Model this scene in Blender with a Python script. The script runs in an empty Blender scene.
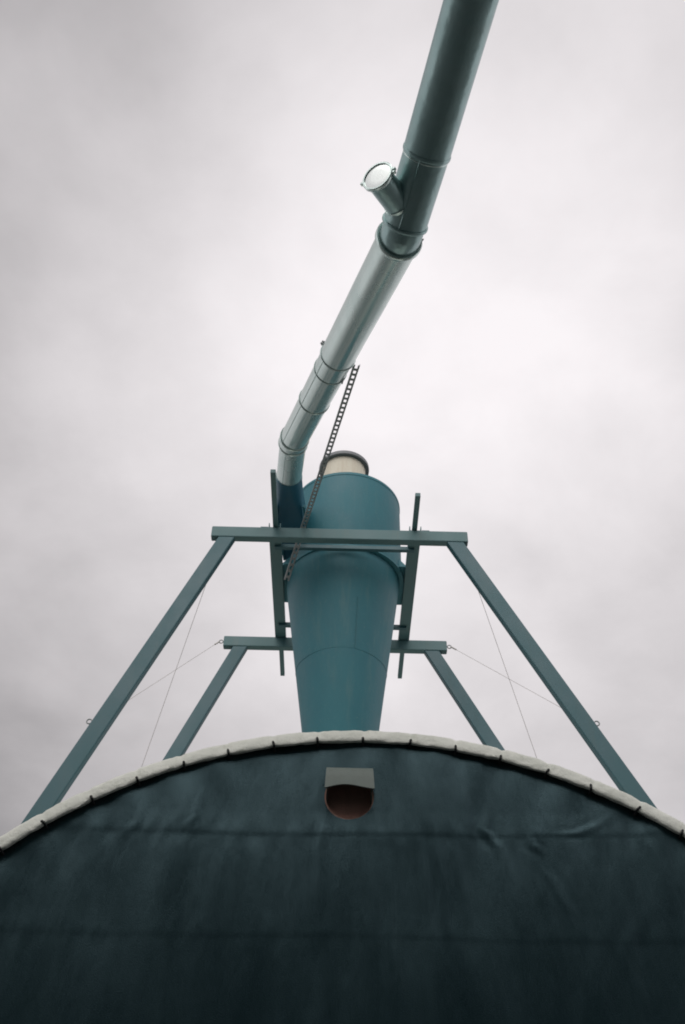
import bpy, bmesh, math, random
from mathutils import Vector, Matrix, noise as mnoise

random.seed(7)
R = math.radians
PI = math.pi
H = 1.7                      # eye height; the numbers below are heights above the eye, ground is at -H
scene = bpy.context.scene
C = scene.collection

# ------------------------------------------------------------------ materials
def nodes(name):
    m = bpy.data.materials.new(name); m.use_nodes = True
    nt = m.node_tree; nt.nodes.clear()
    out = nt.nodes.new('ShaderNodeOutputMaterial')
    b = nt.nodes.new('ShaderNodeBsdfPrincipled')
    nt.links.new(b.outputs[0], out.inputs[0])
    return m, nt, b

def noise_fac(nt, scale, stretch=(1, 1, 1), detail=5, rough=.6, lo=.35, hi=.65, seed=0.0, dist=0.0):
    tc = nt.nodes.new('ShaderNodeTexCoord'); mp = nt.nodes.new('ShaderNodeMapping')
    mp.inputs['Scale'].default_value = stretch
    mp.inputs['Location'].default_value = (seed, seed * 1.7, seed * .6)
    nt.links.new(tc.outputs['Object'], mp.inputs[0])
    n = nt.nodes.new('ShaderNodeTexNoise')
    n.inputs['Scale'].default_value = scale; n.inputs['Detail'].default_value = detail
    n.inputs['Roughness'].default_value = rough; n.inputs['Distortion'].default_value = dist
    nt.links.new(mp.outputs[0], n.inputs['Vector'])
    r = nt.nodes.new('ShaderNodeMapRange'); r.interpolation_type = 'SMOOTHSTEP'
    r.inputs['From Min'].default_value = lo; r.inputs['From Max'].default_value = hi
    nt.links.new(n.outputs['Fac'], r.inputs['Value'])
    return r.outputs['Result']

def mixc(nt, fac, a, b):
    m = nt.nodes.new('ShaderNodeMix'); m.data_type = 'RGBA'
    if isinstance(fac, (int, float)): m.inputs[0].default_value = fac
    else: nt.links.new(fac, m.inputs[0])
    for s, v in ((6, a), (7, b)):
        if isinstance(v, tuple): m.inputs[s].default_value = (*v, 1)
        else: nt.links.new(v, m.inputs[s])
    return m.outputs[2]

def scale_fac(nt, fac, k):
    m = nt.nodes.new('ShaderNodeMath'); m.operation = 'MULTIPLY'
    nt.links.new(fac, m.inputs[0]); m.inputs[1].default_value = k
    return m.outputs[0]

def mapr(nt, fac, a, b):
    m = nt.nodes.new('ShaderNodeMapRange')
    nt.links.new(fac, m.inputs['Value']); m.inputs['To Min'].default_value = a; m.inputs['To Max'].default_value = b
    return m.outputs['Result']

def bump(nt, b, fac, dist, strength=1.0, prev=None):
    n = nt.nodes.new('ShaderNodeBump'); n.inputs['Distance'].default_value = dist
    n.inputs['Strength'].default_value = strength
    nt.links.new(fac, n.inputs['Height'])
    if prev: nt.links.new(prev, n.inputs['Normal'])
    nt.links.new(n.outputs[0], b.inputs['Normal'])
    return n.outputs[0]

def worn(name, base, alt, dirt, rough=(.4, .6), metal=0.0, streak=.5, bumpd=.002, spec=.5, sc=2.5, dk=.5):
    m, nt, b = nodes(name)
    f1 = noise_fac(nt, sc, (1, 1, .6), 6, .6, .3, .7, 3.1)
    c = mixc(nt, f1, base, alt)
    f2 = noise_fac(nt, 7, (1, 1, .07), 5, .65, .5, .8, 8.7)       # run-down streaks
    c = mixc(nt, scale_fac(nt, f2, streak), c, dirt)
    f3 = noise_fac(nt, 26, (1, 1, 1), 6, .7, .56, .72, 5.5)       # specks and scuffs
    c = mixc(nt, scale_fac(nt, f3, dk), c, dirt)
    nt.links.new(c, b.inputs['Base Color'])
    nt.links.new(mapr(nt, f1, *rough), b.inputs['Roughness'])
    b.inputs['Metallic'].default_value = metal
    b.inputs['Specular IOR Level'].default_value = spec
    if bumpd:
        bump(nt, b, noise_fac(nt, 9, (1, 1, .5), 4, .5, .2, .8, 1.2), bumpd)
    return m

M = {}
M['cyclone'] = worn('teal_enamel', (.024, .142, .176), (.031, .162, .196), (.085, .19, .20), (.5, .62), 0, .5, .002, .4)
M['duct_blue'] = worn('blue_enamel', (.018, .105, .165), (.022, .12, .18), (.05, .12, .15), (.4, .5), 0, .3, .002)
M['frame'] = worn('green_grey_steel_paint', (.034, .106, .126), (.043, .122, .140), (.08, .12, .115), (.45, .6), 0, .35, 0, .5, 2.5, .2)
M['beige'] = worn('cream_paint', (.70, .66, .54), (.62, .58, .47), (.44, .30, .20), (.5, .65), 0, .5, .002)
M['flange'] = worn('grey_primer', (.17, .18, .19), (.21, .22, .23), (.13, .11, .10), (.5, .65), .1, .4, .001)
M['weld'] = worn('weld_bead', (.028, .145, .175), (.034, .16, .19), (.06, .10, .10), (.5, .7), 0, .6, .001)
M['zinc_dark'] = worn('weathered_zinc', (.26, .28, .28), (.31, .33, .33), (.20, .18, .16), (.45, .6), .3, .4, .001)
M['lid'] = worn('bright_zinc_sheet', (.68, .72, .705), (.64, .68, .665), (.54, .56, .53), (.22, .34), 1.0, .15, 0)
M['black'] = worn('black_rubber', (.010, .012, .013), (.014, .016, .017), (.03, .03, .03), (.6, .8), 0, .2, 0)
M['rust'] = worn('rusty_sheet', (.36, .20, .155), (.31, .175, .14), (.18, .11, .09), (.7, .9), 0, .5, .002)
M['concrete'] = worn('concrete', (.22, .215, .205), (.28, .27, .255), (.14, .135, .125), (.8, .95), 0, .5, .003)
M['hood'] = worn('grey_green_sheet', (.12, .155, .14), (.15, .18, .16), (.10, .12, .10), (.5, .65), 0, .5, .003)
M['wire'] = worn('wire_rope', (.50, .47, .45), (.54, .5, .47), (.42, .36, .32), (.5, .6), .1, .2, 0)
M['cladding'] = worn('dark_teal_cladding', (.012, .042, .046), (.016, .050, .054), (.016, .03, .03), (.6, .8), 0, .5, .004)  # for the added unseen building; dark teal chosen to reflect in the pipe

M['frame_faded'] = worn('faded_steel_paint', (.075, .162, .172), (.095, .187, .192), (.16, .18, .165), (.5, .65), 0, .35, 0, .5, 2.5, .25)
# galvanised sheet: spangle and long rolling marks
m, nt, b = nodes('galvanised_sheet'); M['zinc'] = m
f1 = noise_fac(nt, 3.0, (1, .35, .7), 5, .6, .3, .7, 2.0)
c = mixc(nt, f1, (.70, .815, .785), (.60, .73, .70))
v = nt.nodes.new('ShaderNodeTexVoronoi'); v.inputs['Scale'].default_value = 42
tc = nt.nodes.new('ShaderNodeTexCoord'); nt.links.new(tc.outputs['Object'], v.inputs['Vector'])
c = mixc(nt, scale_fac(nt, v.outputs['Distance'], .10), c, (.66, .70, .68))
f2 = noise_fac(nt, 16, (1, 1, 1), 6, .7, .58, .75, 4.0)
c = mixc(nt, scale_fac(nt, f2, .15), c, (.42, .44, .42))
nt.links.new(c, b.inputs['Base Color'])
nt.links.new(mapr(nt, f1, .20, .30), b.inputs['Roughness'])
b.inputs['Metallic'].default_value = .74
bump(nt, b, noise_fac(nt, 5, (1, .4, .6), 3, .5, .2, .8, 6.0), .0008)

M['zinc_dull'] = worn('dull_galvanised_sheet', (.40, .57, .565), (.34, .505, .50), (.40, .49, .48), (.28, .38), .45, .3, .003, .5, 3.0, .3)

# white PVC roof sheet, soiled
m, nt, b = nodes('white_canvas'); M['canvas'] = m
c = mixc(nt, noise_fac(nt, 3, (1, 1, 1), 6, .65, .3, .7, 1.0), (.70, .71, .645), (.60, .62, .555))
c = mixc(nt, scale_fac(nt, noise_fac(nt, 9, (1, .3, 1), 6, .7, .52, .72, 4.4), .50), c, (.42, .44, .36))
nt.links.new(c, b.inputs['Base Color']); b.inputs['Roughness'].default_value = .55
bump(nt, b, noise_fac(nt, 7, (1, 1, 1), 5, .6, .2, .8, 2.0), .012)

# dark gable tarpaulin: coated weave, water marks running down
m, nt, b = nodes('dark_teal_tarpaulin'); M['tarp'] = m
c = mixc(nt, noise_fac(nt, 1.1, (1, 1, .8), 5, .6, .3, .7, 2.2), (.006, .0145, .0175), (.008, .018, .021))
c = mixc(nt, scale_fac(nt, noise_fac(nt, 2.6, (1, 1, .16), 6, .62, .52, .82, 6.1, .3), .20), c, (.026, .046, .050))
c = mixc(nt, scale_fac(nt, noise_fac(nt, 7.0, (1, 1, .07), 5, .6, .62, .80, 1.4, .15), .34), c, (.042, .066, .072))
c = mixc(nt, scale_fac(nt, noise_fac(nt, 2.2, (1, 1, .5), 6, .7, .55, .75, 9.3), .22), c, (.016, .031, .032))
nt.links.new(c, b.inputs['Base Color'])
nt.links.new(mapr(nt, noise_fac(nt, 3.5, (1, 1, .25), 5, .6, .3, .7, 7.0), .29, .37), b.inputs['Roughness'])
b.inputs['Specular IOR Level'].default_value = .85
b.inputs['Specular Tint'].default_value = (.52, .86, .98, 1)
n1 = bump(nt, b, noise_fac(nt, 2.0, (1, 1, .28), 4, .5, .2, .8, 3.0), .014)
n2 = bump(nt, b, noise_fac(nt, 130, (1, 1, 1), 2, .5, .2, .8, 3.0), .0006, 1, n1)

m, nt, b = nodes('yard_asphalt'); M['asphalt'] = m
c = mixc(nt, noise_fac(nt, .6, (1, 1, 1), 8, .7, .3, .7), (.075, .082, .082), (.105, .110, .108))
c = mixc(nt, scale_fac(nt, noise_fac(nt, 60, (1, 1, 1), 3, .7, .5, .7), .5), c, (.15, .15, .145))
nt.links.new(c, b.inputs['Base Color']); b.inputs['Roughness'].default_value = .9
bump(nt, b, noise_fac(nt, 80, (1, 1, 1), 4, .6, .2, .8), .004)

# ------------------------------------------------------------------ builders
def thing(name, label, cat, loc=(0, 0, 0), kind=None):
    o = bpy.data.objects.new(name, None); C.objects.link(o)
    o.location = (loc[0], loc[1], loc[2] + H); o.empty_display_size = .3
    o['label'] = label; o['category'] = cat
    if kind: o['kind'] = kind
    return o

def root_loc(p):
    v = Vector((0, 0, 0))
    while p is not None:
        v += p.location; p = p.parent
    return v

def obj(name, bm, mat, parent=None, smooth=True, angle=35, label=None):
    me = bpy.data.meshes.new(name)
    bmesh.ops.remove_doubles(bm, verts=bm.verts, dist=1e-5)
    bmesh.ops.recalc_face_normals(bm, faces=bm.faces)
    off = Vector((0, 0, H)) - root_loc(parent)
    for v in bm.verts: v.co += off
    bm.to_mesh(me); bm.free()
    me.materials.append(M[mat])
    if smooth:
        me.polygons.foreach_set('use_smooth', [True] * len(me.polygons))
        me.set_sharp_from_angle(angle=R(angle))
    o = bpy.data.objects.new(name, me); C.objects.link(o)
    if parent: o.parent = parent
    if label: o['label'] = label
    return o

def prism(bm, pts_bot, pts_top, bev=.006):
    """solid between two matching polygons, edges bevelled"""
    vb = [bm.verts.new(p) for p in pts_bot]; vt = [bm.verts.new(p) for p in pts_top]
    n = len(vb); fs = [bm.faces.new(vb[::-1]), bm.faces.new(vt)]
    for i in range(n):
        fs.append(bm.faces.new((vb[i], vb[(i + 1) % n], vt[(i + 1) % n], vt[i])))
    if bev:
        es = list({e for f in fs for e in f.edges})
        bmesh.ops.bevel(bm, geom=es, offset=bev, segments=2, affect='EDGES', profile=.5)

def box(bm, x0, x1, y0, y1, z0, z1, bev=.005):
    prism(bm, [(x0, y0, z0), (x1, y0, z0), (x1, y1, z0), (x0, y1, z0)],
          [(x0, y0, z1), (x1, y0, z1), (x1, y1, z1), (x0, y1, z1)], bev)

def frame_of(d):
    d = d.normalized(); up = Vector((0, 0, 1)) if abs(d.z) < .95 else Vector((1, 0, 0))
    u = d.cross(up).normalized(); v = u.cross(d).normalized()
    return u, v

def ring_verts(bm, c, u, v, r, n):
    return [bm.verts.new(c + (u * math.cos(2 * PI * i / n) + v * math.sin(2 * PI * i / n)) * r) for i in range(n)]

def skin(bm, rings, close=True, cap=False):
    for a, b_ in zip(rings, rings[1:]):
        n = len(a)
        for i in range(n if close else n - 1):
            bm.faces.new((a[i], a[(i + 1) % n], b_[(i + 1) % n], b_[i]))
    if cap:
        bm.faces.new(rings[0][::-1]); bm.faces.new(rings[-1])

def tube(bm, pts, radii, n=32, cap=True):
    """swept round bar; consecutive frames carried along so that it does not twist"""
    pts = [Vector(p) for p in pts]
    if isinstance(radii, (int, float)): radii = [radii] * len(pts)
    rings = []; u = None
    for i, p in enumerate(pts):
        if i == 0: d = pts[1] - p
        elif i == len(pts) - 1: d = p - pts[i - 1]
        else:
            d = (pts[i + 1] - p).normalized() + (p - pts[i - 1]).normalized()
        d.normalize()
        if u is None: u, v = frame_of(d)
        else:
            u = (u - d * u.dot(d)).normalized(); v = u.cross(d).normalized()
        rings.append(ring_verts(bm, p, u, v, radii[i], n))
    skin(bm, rings, True, cap)

def lathe(bm, prof, cx, cy, n=72, closed=False):
    """revolve (radius, z) pairs about the vertical through cx, cy"""
    rings = [[bm.verts.new((cx + r * math.cos(2 * PI * i / n), cy + r * math.sin(2 * PI * i / n), z)) for i in range(n)] for r, z in prof]
    if closed: rings.append(rings[0])
    skin(bm, rings)

def revolve(bm, base, d, prof, n=40, closed=True):
    """revolve (radius, distance) pairs about an axis"""
    base = Vector(base); d = Vector(d).normalized(); u, v = frame_of(d)
    rings = [ring_verts(bm, base + d * t, u, v, r, n) for r, t in prof]
    if closed: rings.append(rings[0])
    skin(bm, rings)

# ------------------------------------------------------------------ ground
bm = bmesh.new()
s = 900
vs = [bm.verts.new((x, y, -H)) for x, y in ((-s, -s), (s, -s), (s, s), (-s, s))]
bm.faces.new(vs)
g = obj('ground', bm, 'asphalt', None, False); g['kind'] = 'structure'

# ------------------------------------------------------------------ the barrel-roofed shed
SX, SZ, SR = .262, .058, 4.84        # arch centre and radius of its white edge
YG, YE = 7.925, 20.0
GR = 4.765                           # the gable sheet's own radius
shed = thing('barrel_roof_shed', 'dark teal tarpaulin shed with white edged arched roof and a small hooded vent', 'shed', (SX, YG, -H))

VX, VZ, VR = .115, 4.225, .215       # vent hole
def ztop(x):
    return SZ + math.sqrt(max(0, GR * GR - (x - SX) ** 2))

# long creases hanging in the sheet: (x, z) from top to bottom, amplitude, half width
creases = [
    ([(1.28, 4.55), (1.32, 4.2), (1.27, 3.95), (1.36, 3.8), (1.40, 3.6)], .015, .030),
    ([(1.10, 4.5), (1.13, 4.0), (1.10, 3.6)], .014, .035),
    ([(.82, 4.1), (.86, 3.7), (.89, 3.2), (.92, 2.9)], .018, .04),
    ([(.70, 4.0), (.74, 3.5), (.77, 2.9)], .016, .035),
    ([(.98, 4.05), (1.03, 3.6), (1.08, 3.1)], .013, .035),
    ([(1.62, 3.95), (1.66, 3.82), (1.74, 3.72)], .009, .03),
    ([(1.72, 3.65), (1.80, 3.5), (1.88, 3.25), (1.9, 3.0)], .008, .035),
    ([(2.45, 4.17), (2.25, 4.02), (2.05, 3.93), (1.8, 3.90)], .007, .024),
    ([(.50, 4.3), (.52, 3.8), (.50, 3.2)], .009, .04),
    ([(-.10, 4.1), (-.12, 3.7), (-.10, 3.0)], .012, .035),
    ([(-.32, 4.0), (-.33, 3.4), (-.30, 2.8)], .008, .045),
    ([(-1.15, 4.3), (-1.20, 4.0), (-1.28, 3.85)], .008, .03),
    ([(-1.65, 4.2), (-1.68, 3.95), (-1.75, 3.8)], .007, .035),
    ([(-.9, 4.1), (-.95, 3.5), (-.97, 3.0)], .007, .05),
    ([(.30, 3.8), (.33, 3.3), (.30, 2.6)], .010, .04),
    ([(2.6, 3.4), (2.3, 3.0), (2.1, 2.6)], .005, .05),
]
def crease(x, z):
    y = 0.0
    for pts, amp, w in creases:
        if z > pts[0][1] + .4 or z < pts[-1][1] - .4: continue
        best = 9e9; tt = 0; L = 0
        segs = len(pts) - 1
        for k in range(segs):
            ax, az = pts[k]; bx, bz = pts[k + 1]
            dx, dz = bx - ax, bz - az
            t = max(0, min(1, ((x - ax) * dx + (z - az) * dz) / (dx * dx + dz * dz)))
            d = math.hypot(x - ax - t * dx, z - az - t * dz)
            if d < best: best = d; tt = (k + t) / segs
        if best < 3.5 * w:
            env = math.sin(PI * min(1, max(0, tt))) ** 1.6 if best < 9 else 0
            q = best / w
            y -= .65 * amp * env * (math.exp(-q * q) - .45 * math.exp(-((q - 1.5) ** 2)))
    return y
SEAMS = (3.875, 3.02, 2.15, 1.2, .25)
def seam_z(k, x):
    return SEAMS[k] + .012 * math.sin(1.7 * x + k) + (.0 if x < 1.2 else .05 * (x - 1.2) * (1 if k == 0 else .4))
def cloth(x, z):
    y = crease(x, z)
    y += .026 * (mnoise.noise(Vector((x * 1.5, 3.3, z * .45)))) + .010 * mnoise.noise(Vector((x * 5.5, 7.7, z * 1.1)))
    for k in range(len(SEAMS)):
        d = z - seam_z(k, x)
        if abs(d) < .2:
            y -= (.0018 if k == 0 else .0012) * (1 / (1 + math.exp(-d / .004))) * (1 if d < .05 else max(0, 1 - (d - .05) / .15))
            # small gathers caught in the stitching
            y += (.008 if k == 0 else .004) * math.exp(-(d / .10) ** 2) * mnoise.noise(Vector((x * 13, k * 5.0, z * 2)))
    # puckers pulled towards the edge ties
    rr = math.hypot(x - SX, z - SZ); ang = math.atan2(x - SX, z - SZ)
    if rr > 4.2:
        y += .010 * math.cos((ang - .006) / .0868 * 2 * PI) * ((rr - 4.2) / .6) ** 2
    return y
bm = bmesh.new()
NX, NZ = 400, 300
grid = []
for i in range(NX + 1):
    # columns follow the chord, finer where the photo looks
    x = SX + GR * math.sin((i / NX - .5) * PI * .985)
    zt = ztop(x); col = []
    for j in range(NZ + 1):
        t = j / NZ; t = t ** .8
        z = -H + (zt + H) * t
        col.append((x, z))
    grid.append(col)
vv = []
for col in grid:
    r_ = []
    for x, z in col:
        d = math.hypot(x - VX, z - VZ); px, pz = x, z
        r_.append(bm.verts.new((px, YG + cloth(x, z), pz)))
    vv.append(r_)
for i in range(NX):
    for j in range(NZ):
        q = (vv[i][j], vv[i + 1][j], vv[i + 1][j + 1], vv[i][j + 1])
        cx = sum(v.co.x for v in q) / 4; cz = sum(v.co.z for v in q) / 4
        if math.hypot(cx - VX, cz - VZ) < VR: continue
        bm.faces.new(q)
for v in list(bm.verts):
    if not v.link_faces: bm.verts.remove(v)
for v in bm.verts:
    if any(e.is_boundary for e in v.link_edges):
        d = Vector((v.co.x - VX, 0, v.co.z - VZ))
        if d.length < VR + .06 and d.length > 1e-4:
            d = d.normalized() * VR; v.co.x = VX + d.x; v.co.z = VZ + d.z
obj('gable_wall', bm, 'tarp', shed, True, 60)

# rusty lined vent behind the hole
bm = bmesh.new()
revolve(bm, (VX, YG + .02, VZ), (0, 1, 0), [(VR - .012, -.012), (VR + .004, -.012), (VR + .004, .10), (VR - .012, .10)], 48)
rim = obj('vent_collar', bm, 'rust', shed)
bm = bmesh.new()
n = 48
cen = bm.verts.new((VX, YG + .045, VZ))
rg = [bm.verts.new((VX + (VR - .006) * math.cos(2 * PI * i / n), YG + .05 + .01 * math.sin(2 * PI * i / n), VZ + (VR - .006) * math.sin(2 * PI * i / n))) for i in range(n)]
for i in range(n): bm.faces.new((cen, rg[i], rg[(i + 1) % n]))
obj('vent_flap', bm, 'rust', rim)

# hood over the vent: bent sheet, front lip sagging at both ends, closed cheeks
bm = bmesh.new()
x0, x1 = VX - .203, VX + .203
prof = [(0.0, 4.475), (-.05, 4.47), (-.10, 4.445), (-.135, 4.40), (-.155, 4.33), (-.168, 4.250)]
nx = 24
def hood(x, k, t):
    y, z = prof[k]
    u = (x - x0) / (x1 - x0)
    if k == len(prof) - 1:
        z += -.020 * abs(2 * u - 1) ** 3 + .012 * math.cos(2 * PI * (u - .42)) - .010
        y += -.012 * abs(2 * u - 1) ** 4
    flare = 1 + .05 * (k / 5) ** 3
    return Vector((VX + (x - VX) * flare, YG + y + t * (1 if k > 1 else .3), z - t * (1 if k < 3 else .25)))
outer = [[bm.verts.new(hood(x0 + (x1 - x0) * i / nx, k, 0)) for i in range(nx + 1)] for k in range(len(prof))]
inner = [[bm.verts.new(hood(x0 + (x1 - x0) * i / nx, k, .012)) for i in range(nx + 1)] for k in range(len(prof))]
skin(bm, outer, False); skin(bm, inner, False)
for a, b_ in ((outer[0], inner[0]), (outer[-1], inner[-1])):
    for i in range(nx): bm.faces.new((a[i], a[i + 1], b_[i + 1], b_[i]))
for i in (0, nx):
    for k in range(len(prof) - 1): bm.faces.new((outer[k][i], outer[k + 1][i], inner[k + 1][i], inner[k][i]))
hd = obj('vent_hood', bm, 'hood', shed, True, 50)
for sx in (-1, 1):
    bm = bmesh.new()
    xx = VX + sx * .196
    poly = [(xx, YG + y + .014, z - .004) for y, z in prof] + [(xx, YG + .03, 4.17), (xx, YG + .03, 4.468)]
    poly2 = [(xx - sx * .008, y, z) for x, y, z in poly]
    prism(bm, poly, poly2, 0)
    obj('hood_cheek', bm, 'hood', hd, False)

# white edge sleeve folded over the arch, gathered at every tie
A0, A1 = -1.60, 1.60
DA = .0868; AOFF = -.0044
bm = bmesh.new()
NA = 760
rows = []
prof = [(4.80, 8.45), (4.835, 8.20), (4.850, 8.04), (4.853, 7.985), (4.845, 7.955), (4.82, 7.927), (4.79, 7.905), (4.755, 7.888), (4.725, 7.876), (4.694, 7.868), (4.684, 7.874), (4.680, 7.890), (4.700, 7.915)]
for i in range(NA + 1):
    a = A0 + (A1 - A0) * i / NA
    ph = ((a - AOFF) / DA) % 1.0
    dist = min(ph, 1 - ph)                                # 0 at a tie, .5 half-way
    pinch = math.exp(-(dist / .065) ** 2); fold = math.exp(-(dist / .20) ** 2) * math.sin(34 * (ph if ph < .5 else ph - 1) + 2 * mnoise.noise(Vector((a * 7, 0, 4))))
    sag = math.sin(PI * ph)
    wob = mnoise.noise(Vector((a * 30, 1.1, 0))); wob2 = mnoise.noise(Vector((a * 75, 5.1, 0)))
    col = []
    for k, (r_, y) in enumerate(prof):
        w = max(0, min(1, (k - 1) / 8))
        rr = r_ + .006 * wob * (k / 11) + w * (-.004 * sag + .006 * pinch * (k > 5)) + .003 * wob2
        if 1 < k < 6: rr += -.003 * pinch + .005 * mnoise.noise(Vector((a * 18, 9, k * .1)))
        yy = y + (.014 * pinch + .005 * fold) * math.sin(PI * min(1, max(0, (k - 2) / 7))) - .006 * sag * math.sin(PI * min(1, max(0, (k - 3) / 8)))
        yy += .010 * mnoise.noise(Vector((a * 45 + k * .5, 2.2, k * .22)))
        if rr > 0: col.append(bm.verts.new((SX + rr * math.sin(a), yy, SZ + rr * math.cos(a))))
    rows.append(col)
skin(bm, rows, False)
obj('edge_sleeve', bm, 'canvas', shed, True, 70)

# black cord under the sleeve and the ties that pull it down
bm = bmesh.new()
pts = [(SX + 4.715 * math.sin(A0 + (A1 - A0) * i / 200), 7.940, SZ + 4.715 * math.cos(A0 + (A1 - A0) * i / 200)) for i in range(201)]
tube(bm, pts, .013, 10)
obj('edge_cord', bm, 'black', shed)
k0 = math.ceil((A0 - AOFF) / DA); k1 = math.floor((A1 - AOFF) / DA)
for k in range(k0, k1 + 1):
    a = AOFF + k * DA + random.uniform(-.003, .003)
    er = Vector((math.sin(a), 0, math.cos(a))); et = Vector((math.cos(a), 0, -math.sin(a)))
    o = Vector((SX, 0, SZ)); bm = bmesh.new()
    lean = random.uniform(-.014, .014); h = random.uniform(.018, .036)
    path = [o + er * 4.672 + Vector((0, 7.935, 0)), o + er * 4.682 + Vector((0, 7.885, 0)), o + er * 4.695 + Vector((0, 7.862, 0)) + et * lean * .3,
            o + er * (4.70 + h * .6) + Vector((0, 7.862, 0)) + et * lean, o + er * (4.70 + h) + Vector((0, 7.872, 0)) + et * lean * 1.4]
    tube(bm, path, [.010, .011, .011, .012, .008], 8)
    obj('tie_hook', bm, 'black', shed)

# roof shell, side walls, back wall
bm = bmesh.new()
rows = []
for y in (7.97, 10, 12, 14, 16, 18, YE):
    rows.append([bm.verts.new((SX + GR * math.sin(a), y, SZ + GR * math.cos(a))) for a in [(-PI / 2) + PI * i / 96 for i in range(97)]])
rows2 = [[bm.verts.new((SX + (v.co.x - SX) * .993, v.co.y, v.co.z * .993)) for v in r_] for r_ in rows]
skin(bm, rows, False); skin(bm, rows2, False)
for a, b_ in ((rows[0], rows2[0]), (rows[-1], rows2[-1])):
    for i in range(96): bm.faces.new((a[i], a[i + 1], b_[i + 1], b_[i]))
obj('roof', bm, 'canvas', shed, True, 50)
for sx in (-1, 1):
    bm = bmesh.new(); xa = SX + sx * GR
    box(bm, min(xa, xa - sx * .15), max(xa, xa - sx * .15), 8.06, YE, -H, -.004, .01)
    obj('side_wall', bm, 'concrete', shed)
bm = bmesh.new()
ring = [(SX + (GR - .05) * math.sin(a), 19.9, SZ + (GR - .05) * math.cos(a)) for a in [(-PI / 2) + PI * i / 48 for i in range(49)]]
ring = [(SX - GR + .16, 19.9, -H)] + ring[1:-1] + [(SX + GR - .16, 19.9, -H)]
prism(bm, ring, [(x, 19.96, z) for x, y, z in ring], 0)
obj('back_wall', bm, 'tarp', shed, False)

# ------------------------------------------------------------------ steel frame astride the roof
fr = thing('support_frame', 'green grey steel frame with two cross beams and splayed legs astride the roof', 'steel frame', (0, 11.2, -H))
FX = -.03
ZB, ZT = 9.10, 9.285                # cross beams
YF0, YF1 = 9.945, 10.055            # front beam
YR0, YR1 = 12.425, 12.535           # rear beam
for xa, xb, ya, yb in ((-1.775, 1.712, YF0, YF1), (-1.785, 1.655, YR0, YR1)):
    bm = bmesh.new(); box(bm, xa, xb, ya, yb, ZB, ZT, .012)
    obj('cross_beam', bm, 'frame_faded', fr, False)
def leg(xt, slope, sgn, ya, yb, w):
    bm = bmesh.new(); hw = w / 2 * math.sqrt(1 + slope * slope)
    zt, zb = ZB - .002, -H + .03
    xb = xt + sgn * slope * (zt - zb)
    prism(bm, [(xb - hw, ya, zb), (xb + hw, ya, zb), (xb + hw, yb, zb), (xb - hw, yb, zb)],
          [(xt - hw, ya, zt), (xt + hw, ya, zt), (xt + hw, yb, zt), (xt - hw, yb, zt)], .012)
    l = obj('leg', bm, 'frame', fr, False)
    bm = bmesh.new(); box(bm, xb - .22, xb + .22, ya - .12, yb + .12, -H + .004, -H + .028, .004)
    obj('base_plate', bm, 'frame', l, False)
    return lambda z: xt + sgn * slope * (zt - z)
LF = leg(-1.56, .398, -1, YF0 + .003, YF1 - .003, .205)
RF = leg(1.535, .479, 1, YF0 + .003, YF1 - .003, .205)
LR = leg(-1.52, .405, -1, YR0 + .003, YR1 - .003, .205)
RR = leg(1.415, .50, 1, YR0 + .003, YR1 - .003, .205)
# rails lying across both beams (open channels) with a long flat bar on each
for sx, xc in ((-1, -.925), (1, 1.005)):
    bm = bmesh.new()
    z0 = ZT + .002; w = .082
    sec = [(-w, 0), (w, 0), (w, .09), (w - .012, .09), (w - .012, .012), (-w + .012, .012), (-w + .012, .09), (-w, .09)]
    prism(bm, [(xc + x, 9.96, z0 + z) for x, z in sec], [(xc + x - sx * .012, 12.60, z0 + z) for x, z in sec], .002)
    obj('rail', bm, 'frame_faded', fr, False)
    bm = bmesh.new(); xi = xc - sx * .012
    ya = 8.93 if sx < 0 else 9.30
    box(bm, xi - .034, xi + .034, ya, 13.50, z0 + .016, z0 + .080, .004)
    obj('flat_bar', bm, 'frame_faded', fr, False)
    bm = bmesh.new()                                     # clip plate bolted through beam and rail
    box(bm, xc + sx * .085, xc + sx * .19, YF0 + .01, YF1 - .01, z0 - .002, z0 + .016, .003)
    cl = obj('clip_plate', bm, 'frame', fr, False)
    bm = bmesh.new(); revolve(bm, (xc + sx * .14, 10.0, z0 + .016), (0, 0, 1), [(.001, 0), (.016, 0), (.016, .022), (.001, .022)], 6)
    obj('bolt', bm, 'zinc_dark', cl, False)
# two angle bars between the rails, before and behind the cone
for ya, za in ((10.30, 9.245), (12.075, 9.245)):
    bm = bmesh.new()
    sec = [(0, 0), (.06, 0), (.06, .008), (.008, .008), (.008, .06), (0, .06)]
    prism(bm, [(-.93, ya + y, za + z) for y, z in sec], [(1.01, ya + y, za + z) for y, z in sec], .001)
    obj('tie_bar', bm, 'frame', fr, False)
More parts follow.
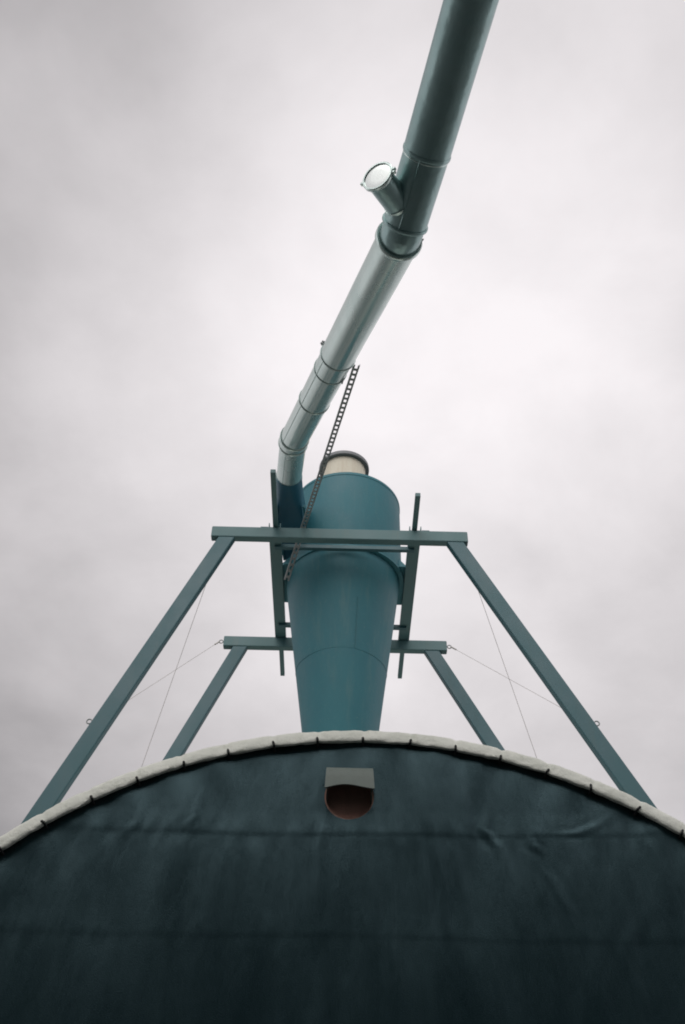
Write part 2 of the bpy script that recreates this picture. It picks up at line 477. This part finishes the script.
# eyelets and crossed bracing wires on both sides
def eyelet(p, sx):
    bm = bmesh.new(); p = Vector(p)
    ptsr = [p + Vector((sx * (.042 + .030 * math.cos(t)), 0, .030 * math.sin(t))) for t in [2 * PI * i / 16 for i in range(17)]]
    tube(bm, ptsr, .008, 8, False)
    tube(bm, [p - Vector((sx * .02, 0, 0)), p + Vector((sx * .014, 0, 0))], .010, 8)
    return obj('eyelet', bm, 'zinc_dark', fr)
for sx, lf, lr, xe, zf in ((-1, LF, LR, -1.785, 6.20), (1, RF, RR, 1.655, 6.33)):
    xf = lf(zf) + sx * .113
    eyelet((xf, 10.0, zf), sx)
    eyelet((xe, 12.48, 9.21), sx)
    bm = bmesh.new()
    a = Vector((xe + sx * .07, 12.48, 9.21)); b_ = Vector((xf + sx * .04, 10.07, zf))
    tube(bm, [a, a.lerp(b_, .045)], [.013, .011], 8); tube(bm, [a.lerp(b_, .045), b_], .0032, 6)
    obj('bracing_wire', bm, 'wire', fr)
    bm = bmesh.new()
    a = Vector((lf(8.38) - sx * .09, 10.05, 8.38)); b_ = Vector((lr(5.85) + sx * .05, 12.43, 5.85))
    tube(bm, [a, b_], .0032, 6)
    obj('bracing_wire', bm, 'wire', fr)

# ------------------------------------------------------------------ cyclone separator
CX, CY, CR = .045, 11.2, .825
cy = thing('cyclone_separator', 'teal cyclone dust separator, a drum tapering to a cone above the shed roof', 'dust separator', (CX, CY, 4.6))
bm = bmesh.new()
lathe(bm, [(CR - .004, 9.34), (CR, 9.35), (CR, 10.80), (CR + .006, 10.805), (CR + .006, 10.85), (CR, 10.86), (.36, 10.94), (.33, 10.94)], CX + .02, CY, 96)
obj('drum', bm, 'cyclone', cy, True, 40)
bm = bmesh.new()
lathe(bm, [(CR - .03, 9.338), (CR + .040, 9.338), (CR + .040, 9.358), (CR - .03, 9.358)], CX + .008, CY, 96, True)
obj('drum_flange', bm, 'cyclone', cy, True, 30)
bm = bmesh.new()
zc0, zc1, rc0, rc1 = 9.337, 4.62, .828, .195
lathe(bm, [(rc0, zc0)] + [(rc0 + (rc1 - rc0) * t / 20, zc0 + (zc1 - zc0) * t / 20) for t in range(1, 21)], 0, 0, 96)
for v in bm.verts:                                     # the cone hangs a touch out of true
    k = (v.co.z - zc1) / (zc0 - zc1)
    v.co.x += CX - .018 * k; v.co.y += CY
obj('cone', bm, 'cyclone', cy, True, 40)
def rcone(z): return rc0 + (rc1 - rc0) * (zc0 - z) / (zc0 - zc1)
# weld beads: one ring and a vertical seam
bm = bmesh.new(); zz = 7.76
pts = [(CX - .012 + (rcone(zz) + .0005) * math.cos(t), CY + (rcone(zz) + .001) * math.sin(t), zz + .01 * math.sin(3 * t)) for t in [2 * PI * i / 96 for i in range(97)]]
tube(bm, pts, .0025, 6, False)
obj('weld_bead', bm, 'weld', cy)
for az, za, zb in ((-75, 8.55, 7.78),):
    bm = bmesh.new(); q = []
    for i in range(41):
        z = za + (zb - za) * i / 40; t = R(az) + .006 * math.sin(i * .9)
        q.append((CX + (rcone(z) + .001) * math.cos(t), CY + (rcone(z) + .001) * math.sin(t), z))
    tube(bm, q, .0045, 6); obj('weld_bead', bm, 'weld', cy)
# outlet stub and its flange
bm = bmesh.new()
lathe(bm, [(.345, 10.94), (.345, 11.755), (.335, 11.755), (.335, 10.94)], CX - .035, CY, 64, True)
outl = obj('outlet', bm, 'beige', cy, True, 40)
bm = bmesh.new()
lathe(bm, [(.347, 11.735), (.405, 11.735), (.408, 11.76), (.405, 11.80), (.347, 11.80)], CX - .035, CY, 64, True)
obj('outlet_flange', bm, 'flange', outl, True, 30)
# tangential inlet: round spigot opening out into a square duct
bm = bmesh.new()
ix0, ix1, iz0, iz1 = -.935, -.565, 9.80, 10.26
PD = Vector((-.757, 9.66, 9.965))
rings = []
for t, yy in ((0, 9.62), (.0, 9.68), (.35, 9.90), (.75, 10.12), (1, 10.30), (1, 11.25)):
    cx_ = -.757 + (.5 * (ix0 + ix1) + .757) * t + (.10 if yy > 11 else 0); cz_ = 9.945 + (.5 * (iz0 + iz1) - 9.945) * t
    rx = .186 + (.5 * (ix1 - ix0) - .186) * t; rz = .186 + (.5 * (iz1 - iz0) - .186) * t
    e = 1.0 - .93 * t; ring = []
    for i in range(64):
        a = 2 * PI * i / 64; ca, sa = math.cos(a), math.sin(a)
        ring.append(bm.verts.new((cx_ + rx * math.copysign(abs(ca) ** e, ca) * (1 + .0 * t), yy, cz_ + rz * math.copysign(abs(sa) ** e, sa))))
    rings.append(ring)
skin(bm, rings, True, True)
inl = obj('inlet_duct', bm, 'duct_blue', cy, True, 40)
for xx in (ix0 - .016, ix1 + .016):
    bm = bmesh.new()
    k = .10
    prism(bm, [(xx - .015, 10.05, iz0 - .02), (xx + .015, 10.05, iz0 - .02), (xx + .015, 10.05, iz0 + .03), (xx - .015, 10.05, iz0 + .03)],
          [(xx - .015 + k, 11.2, iz0 - .02), (xx + .015 + k, 11.2, iz0 - .02), (xx + .015 + k, 11.2, iz0 + .03), (xx - .015 + k, 11.2, iz0 + .03)], .003)
    obj('edge_strip', bm, 'cyclone', inl, True, 30)
# side lugs that rest on the rails
for sx in (-1, 1):
    bm = bmesh.new()
    xa, xb = CX + sx * (CR - .10), CX + sx * 1.0
    pl = [(xa, CY - .38), (CX + sx * .86, CY - .38), (xb, CY - .20), (xb, CY + .36), (CX + sx * .90, CY + .50), (xa, CY + .50)]
    prism(bm, [(x, y, 9.386) for x, y in pl], [(x, y, 9.402) for x, y in pl], .002)
    lg = obj('support_lug', bm, 'cyclone', cy, False)
    for yy in (CY - .28, CY + .30):
        bm = bmesh.new()
        prism(bm, [(xa, yy - .006, 9.403), (CX + sx * .96, yy - .006, 9.403), (xa, yy - .006, 9.70)], [(xa, yy + .006, 9.403), (CX + sx * .96, yy + .006, 9.403), (xa, yy + .006, 9.70)], 0)
        obj('gusset', bm, 'cyclone', lg, False)

# ------------------------------------------------------------------ extraction pipe
PA = Vector((1.812, -1.995, 7.998)); PJ1 = Vector((.62, 3.78, 7.744)); PB = Vector((.455, 4.50, 7.69))
PB1 = PB + (PJ1 - PB).normalized() * .105
PC = Vector((-.653, 8.602, 9.577)); PD = Vector((-.757, 9.66, 9.965))
PB2 = PB + (PC - PB).normalized() * .085
PJ4 = PB.lerp(PC, .487)
PJ5 = PB.lerp(PC, .562); PJ6 = PB.lerp(PC, .735)
pipe = thing('extraction_pipe', 'galvanised round extraction pipe bending overhead down into the teal separator', 'pipe', tuple(PD))
def section(a, b_, r, name='pipe_section', seam=None, n=56, mat='zinc'):
    bm = bmesh.new(); d = (b_ - a).normalized()
    L = (b_ - a).length; k = max(2, int(L / .25))
    tube(bm, [a.lerp(b_, i / k) for i in range(k + 1)], r, n, False)
    if seam is not None:
        u, v = frame_of(d); o = (u * math.cos(seam) + v * math.sin(seam)) * (r + .001)
        tube(bm, [a + o, b_ + o], .006, 6)
    return obj(name, bm, mat, pipe, True, 40)
RU, RL = .193, .184
section(PA, PJ1, RU + .004, seam=R(100), mat='zinc_dull')
section(PJ1, PB1, RU - .002, seam=R(250), mat='zinc_dull')
bm = bmesh.new()
tube(bm, [PB1, PB + (PB1 - PB) * .3 + Vector((0, 0, .0)), PB + (PB2 - PB) * .3, PB2], RU - .012, 56, False)
obj('elbow', bm, 'zinc_dull', pipe, True, 40)
section(PB2, PJ4, RL + .006, seam=R(60))
section(PJ4, PJ6, RL - .002, seam=R(215))
section(PJ6, PC, RL - .006, seam=R(215))
bm = bmesh.new()
tube(bm, [PC - (PC - PB).normalized() * .06, PC, PC + (PD - PC).normalized() * .06], RL + .001, 56, False)
obj('elbow', bm, 'zinc', pipe, True, 40)
section(PC, PD, RL - .010, seam=R(240))
def joint(p, d, r, w=.022, name='joint_ring', mat='zinc', h=.012):
    bm = bmesh.new()
    revolve(bm, p, d, [(r - .012, -w), (r + h * .5, -w), (r + h, -w * .5), (r + h, w * .5), (r + h * .5, w), (r - .012, w)], 56)
    return obj(name, bm, mat, pipe, True, 40)
dU = (PB - PJ1).normalized(); dL = (PC - PB).normalized(); dE = (PD - PC).normalized()
joint(PJ1, dU, RU + .003, .018, h=.007, mat='zinc_dull')
joint(PJ1 + dU * .035, dU, RU - .004, .006, h=.004)
joint(PB1, dU, RU, .016, h=.010, mat='zinc_dull')
jb = joint(PB2, dL, RL + .012, .028, h=.016)
j4 = joint(PJ4, dL, RL + .004, .014, h=.012)
joint(PJ5, dL, RL, .008, h=.007)
joint(PJ6, dL, RL - .002, .012, h=.011)
joint(PC - dL * .075, dL, RL, .012, h=.010)
joint(PC + dE * .09, dE, RL, .014, h=.010)
joint(PD - dE * .03, dE, RL - .008, .016, h=.012)
# clamp lugs with bolts on the rings
def clamp(p, d, ang, r, par):
    u, v = frame_of(d); o = u * math.cos(ang) + v * math.sin(ang); t = o.cross(d).normalized()
    bm = bmesh.new(); c_ = p + o * (r + .022)
    for s_ in (-1, 1):
        q = c_ + t * s_ * .014
        pb = [q + o * .022 * i + d * .016 * j for i, j in ((-1, -1), (1, -1), (1, 1), (-1, 1))]
        prism(bm, [p_ - t * .003 for p_ in pb], [p_ + t * .003 for p_ in pb], 0)
    tube(bm, [c_ - t * .032, c_ + t * .032], .006, 8)
    obj('clamp_lug', bm, 'zinc_dark', par, False)
clamp(PJ4, dL, R(152), RL, j4)
clamp(PB2, dL, R(20), RL, jb)
# inspection branch with a pale lid held by a clamp ring
BB = Vector((.515, 4.36, 7.70)); ax = Vector((-.53, -.814, -.244)).normalized()
bm = bmesh.new(); tube(bm, [BB + ax * .05, BB + ax * .25, BB + ax * .53], .116, 48, False)
br = obj('inspection_branch', bm, 'zinc_dull', pipe, True, 40)
bm = bmesh.new(); revolve(bm, BB + ax * .545, ax, [(.108, -.018), (.134, -.018), (.140, -.010), (.140, .014), (.134, .020), (.122, .020)], 48)
cr = obj('clamp_ring', bm, 'zinc', br, True, 40)
bm = bmesh.new()
revolve(bm, BB + ax * .555, ax, [(.0005, .002), (.06, .002), (.11, .0015), (.124, 0), (.124, -.02), (.0005, -.02)], 48, False)
obj('lid', bm, 'lid', br, True, 40)
u, v = frame_of(ax)
for ang in (R(8), R(185), R(198)):
    o = u * math.cos(ang) + v * math.sin(ang); bm = bmesh.new(); t = o.cross(ax)
    c_ = BB + ax * .545 + o * .148
    pb = [c_ + o * .014 * i + t * .010 * j for i, j in ((-1, -1), (1, -1), (1, 1), (-1, 1))]
    prism(bm, [p_ - ax * .014 for p_ in pb], [p_ + ax * .014 for p_ in pb], .003)
    obj('latch', bm, 'zinc', cr, False)
bm = bmesh.new()
revolve(bm, BB + ax * .212, ax, [(.112, -.012), (.124, -.012), (.124, .012), (.112, .012)], 48)
obj('weld_collar', bm, 'zinc', br, True, 40)

# ------------------------------------------------------------------ perforated cable tray from pipe to frame
T0 = Vector((.118, 6.62, 8.60)); T1 = Vector((-.545, 10.11, 9.415)); T2 = Vector((-.745, 10.50, 8.81))
tray = thing('cable_tray', 'narrow perforated metal cable tray slanting from the pipe past the cream outlet', 'cable tray', tuple(T2))
def strip(bm, a, b_, wid, pitch, prong=True):
    d = (b_ - a); L = d.length; d.normalize()
    side = d.cross(Vector((0, 0, 1))).normalized(); up = side.cross(d).normalized()
    def bar(p, q, w, h, z=0):
        e = (q - p).normalized(); s2 = e.cross(up).normalized() * w / 2; hh = up * h / 2; z = up * z
        prism(bm, [p - s2 - hh + z, p + s2 - hh + z, p + s2 + hh + z, p - s2 + hh + z], [q - s2 - hh + z, q + s2 - hh + z, q + s2 + hh + z, q - s2 + hh + z], 0)
    for s_ in (-1, 1):
        bar(a + side * s_ * (wid / 2 - .010), b_ + side * s_ * (wid / 2 - .010), .018, .003)
        bar(a + side * s_ * (wid / 2), b_ + side * s_ * (wid / 2), .003, .026, .010)
    n = int(L / pitch)
    for i in range(n):
        t = (i + .9) * pitch
        if t > L: break
        p = a + d * t
        bar(p - side * (wid / 2 - .018), p + side * (wid / 2 - .018), .040, .0025, .0004)
bm = bmesh.new(); strip(bm, T0, T1, .068, .088)
obj('tray_strip', bm, 'zinc_dark', tray, False)
bm = bmesh.new(); strip(bm, T1, T2, .068, .088)
obj('tray_strip', bm, 'zinc_dark', tray, False)
bm = bmesh.new()
tube(bm, [T0 + Vector((-.03, .03, 0)), T0 + Vector((-.10, .01, .02)), PJ5 + Vector((.13, .10, -.12))], .008, 8)
obj('hanger', bm, 'zinc_dark', tray)

# ------------------------------------------------------------------ unseen building added to shade the tarpaulin; the pipe starts at it
ws = thing('unseen_workshop', 'tall dark teal clad building added unseen behind the viewer to shade the tarpaulin, pipe starts at it', 'building', (0, -2.0, -H))
WH = 11.3
bm = bmesh.new(); box(bm, -16, 16, -13, -2.0, -H, WH, .02)
obj('wall', bm, 'cladding', ws)
bm = bmesh.new()
prism(bm, [(-16.4, -1.6, WH - .05), (-16.4, -7.2, WH + 1.4), (-16.4, -13.4, WH - .05), (-16.4, -13.4, WH + .10), (-16.4, -7.2, WH + 1.58), (-16.4, -1.6, WH + .10)],
      [(16.4, -1.6, WH - .05), (16.4, -7.2, WH + 1.4), (16.4, -13.4, WH - .05), (16.4, -13.4, WH + .10), (16.4, -7.2, WH + 1.58), (16.4, -1.6, WH + .10)], 0)
obj('roof', bm, 'flange', ws, False)

# ------------------------------------------------------------------ sky, sun, camera
SUN_EL, SUN_AZ = R(45), R(190)          # azimuth clockwise from +Y: veiled sun high behind the viewer
w = bpy.data.worlds.new('World'); scene.world = w; w.use_nodes = True
nt = w.node_tree; nt.nodes.clear()
out = nt.nodes.new('ShaderNodeOutputWorld'); bg = nt.nodes.new('ShaderNodeBackground')
nt.links.new(bg.outputs[0], out.inputs[0]); bg.inputs[1].default_value = .10
sky = nt.nodes.new('ShaderNodeTexSky'); sky.sky_type = 'NISHITA'; sky.sun_disc = False
sky.sun_elevation = SUN_EL; sky.sun_rotation = SUN_AZ
tc = nt.nodes.new('ShaderNodeTexCoord')
def vmath(op, a, b_=None):
    n = nt.nodes.new('ShaderNodeVectorMath'); n.operation = op
    for i, q in enumerate((a, b_)):
        if q is None: continue
        if isinstance(q, tuple): n.inputs[i].default_value = q
        else: nt.links.new(q, n.inputs[i])
    return n
def smath(op, a, b_=None, c_=None, clamp_=False):
    n = nt.nodes.new('ShaderNodeMath'); n.operation = op; n.use_clamp = clamp_
    for i, q in enumerate((a, b_, c_)):
        if q is None: continue
        if isinstance(q, (int, float)): n.inputs[i].default_value = q
        else: nt.links.new(q, n.inputs[i])
    return n.outputs[0]
D = vmath('NORMALIZE', tc.outputs['Generated']).outputs[0]
sep = nt.nodes.new('ShaderNodeSeparateXYZ'); nt.links.new(D, sep.inputs[0])
# cloud layer: direction carried to a flat deck overhead
den = smath('ADD', smath('MAXIMUM', sep.outputs[2], 0.0), .35)
cmb = nt.nodes.new('ShaderNodeCombineXYZ')
nt.links.new(smath('DIVIDE', sep.outputs[0], den), cmb.inputs[0]); nt.links.new(smath('DIVIDE', sep.outputs[1], den), cmb.inputs[1])
def cnoise(scale, off, detail, rough, dist):
    a = vmath('ADD', cmb.outputs[0], off).outputs[0]
    n = nt.nodes.new('ShaderNodeTexNoise'); nt.links.new(a, n.inputs['Vector'])
    n.inputs['Scale'].default_value = scale; n.inputs['Detail'].default_value = detail
    n.inputs['Roughness'].default_value = rough; n.inputs['Distortion'].default_value = dist
    return smath('SUBTRACT', n.outputs['Fac'], .5)
big = cnoise(2.2, (3.7, 1.3, 0), 3, .45, .3)
fine = cnoise(4.6, (8.1, 4.2, 2.0), 6, .56, .15)
# brighter where the cloud is thin ahead and to the right
g1 = vmath('DOT_PRODUCT', D, (.06, .645, .762)).outputs['Value']
glow = smath('POWER', smath('MAXIMUM', g1, 0.0), 11.5)
lum = smath('ADD', smath('MULTIPLY', glow, .57), .41)
lum = smath('ADD', lum, smath('MULTIPLY', sep.outputs[0], .08))
lum = smath('ADD', lum, smath('MULTIPLY', big, .60))
lum = smath('ADD', lum, smath('MULTIPLY', fine, .42))
# brightness added to unseen sky on both sides, lights pipe edges and lid
side = smath('MAXIMUM', smath('SUBTRACT', smath('ABSOLUTE', sep.outputs[0]), .36), 0.0)
lum = smath('ADD', lum, smath('MULTIPLY', side, .95))
# brightness added to unseen sky behind the viewer, lights pipe, lid and cyclone
back = smath('MAXIMUM', smath('MULTIPLY', sep.outputs[1], -1.0), 0.0)
lum = smath('ADD', lum, smath('MULTIPLY', back, .55))
lum = smath('MINIMUM', smath('MAXIMUM', lum, .33), 1.0)
tint = vmath('SCALE', (9.9, 9.45, 9.62)); nt.links.new(lum, tint.inputs['Scale'])
mx = nt.nodes.new('ShaderNodeMix'); mx.data_type = 'RGBA'; mx.inputs[0].default_value = .97
nt.links.new(sky.outputs[0], mx.inputs[6]); nt.links.new(tint.outputs[0], mx.inputs[7])
nt.links.new(mx.outputs[2], bg.inputs[0])

sl = bpy.data.lights.new('sun', 'SUN'); sl.energy = 1.6; sl.angle = R(58); sl.color = (1, .97, .93)
so = bpy.data.objects.new('sun', sl); C.objects.link(so)
to_sun = Vector((math.sin(SUN_AZ) * math.cos(SUN_EL), math.cos(SUN_AZ) * math.cos(SUN_EL), math.sin(SUN_EL)))
so.rotation_euler = to_sun.to_track_quat('Z', 'Y').to_euler(); so.location = (0, -10, 40)

cam = bpy.data.cameras.new('camera'); co = bpy.data.objects.new('camera', cam); C.objects.link(co)
cam.sensor_fit = 'VERTICAL'; cam.sensor_height = 36; cam.sensor_width = 24; cam.lens = 35
cam.clip_start = .05; cam.clip_end = 3000
p, r = R(44), .023
Fv = Vector((0, math.cos(p), math.sin(p))); U0 = Vector((0, -math.sin(p), math.cos(p))); X0 = Vector((1, 0, 0))
Rv = X0 * math.cos(r) + U0 * math.sin(r); Uv = U0 * math.cos(r) - X0 * math.sin(r)
co.matrix_world = Matrix(((Rv.x, Uv.x, -Fv.x, 0), (Rv.y, Uv.y, -Fv.y, 0), (Rv.z, Uv.z, -Fv.z, H), (0, 0, 0, 1)))
scene.camera = co
scene.cycles.filter_width = 1.9
scene.view_settings.view_transform = 'Standard'; scene.view_settings.look = 'None'
scene.view_settings.exposure = 0; scene.view_settings.gamma = 1
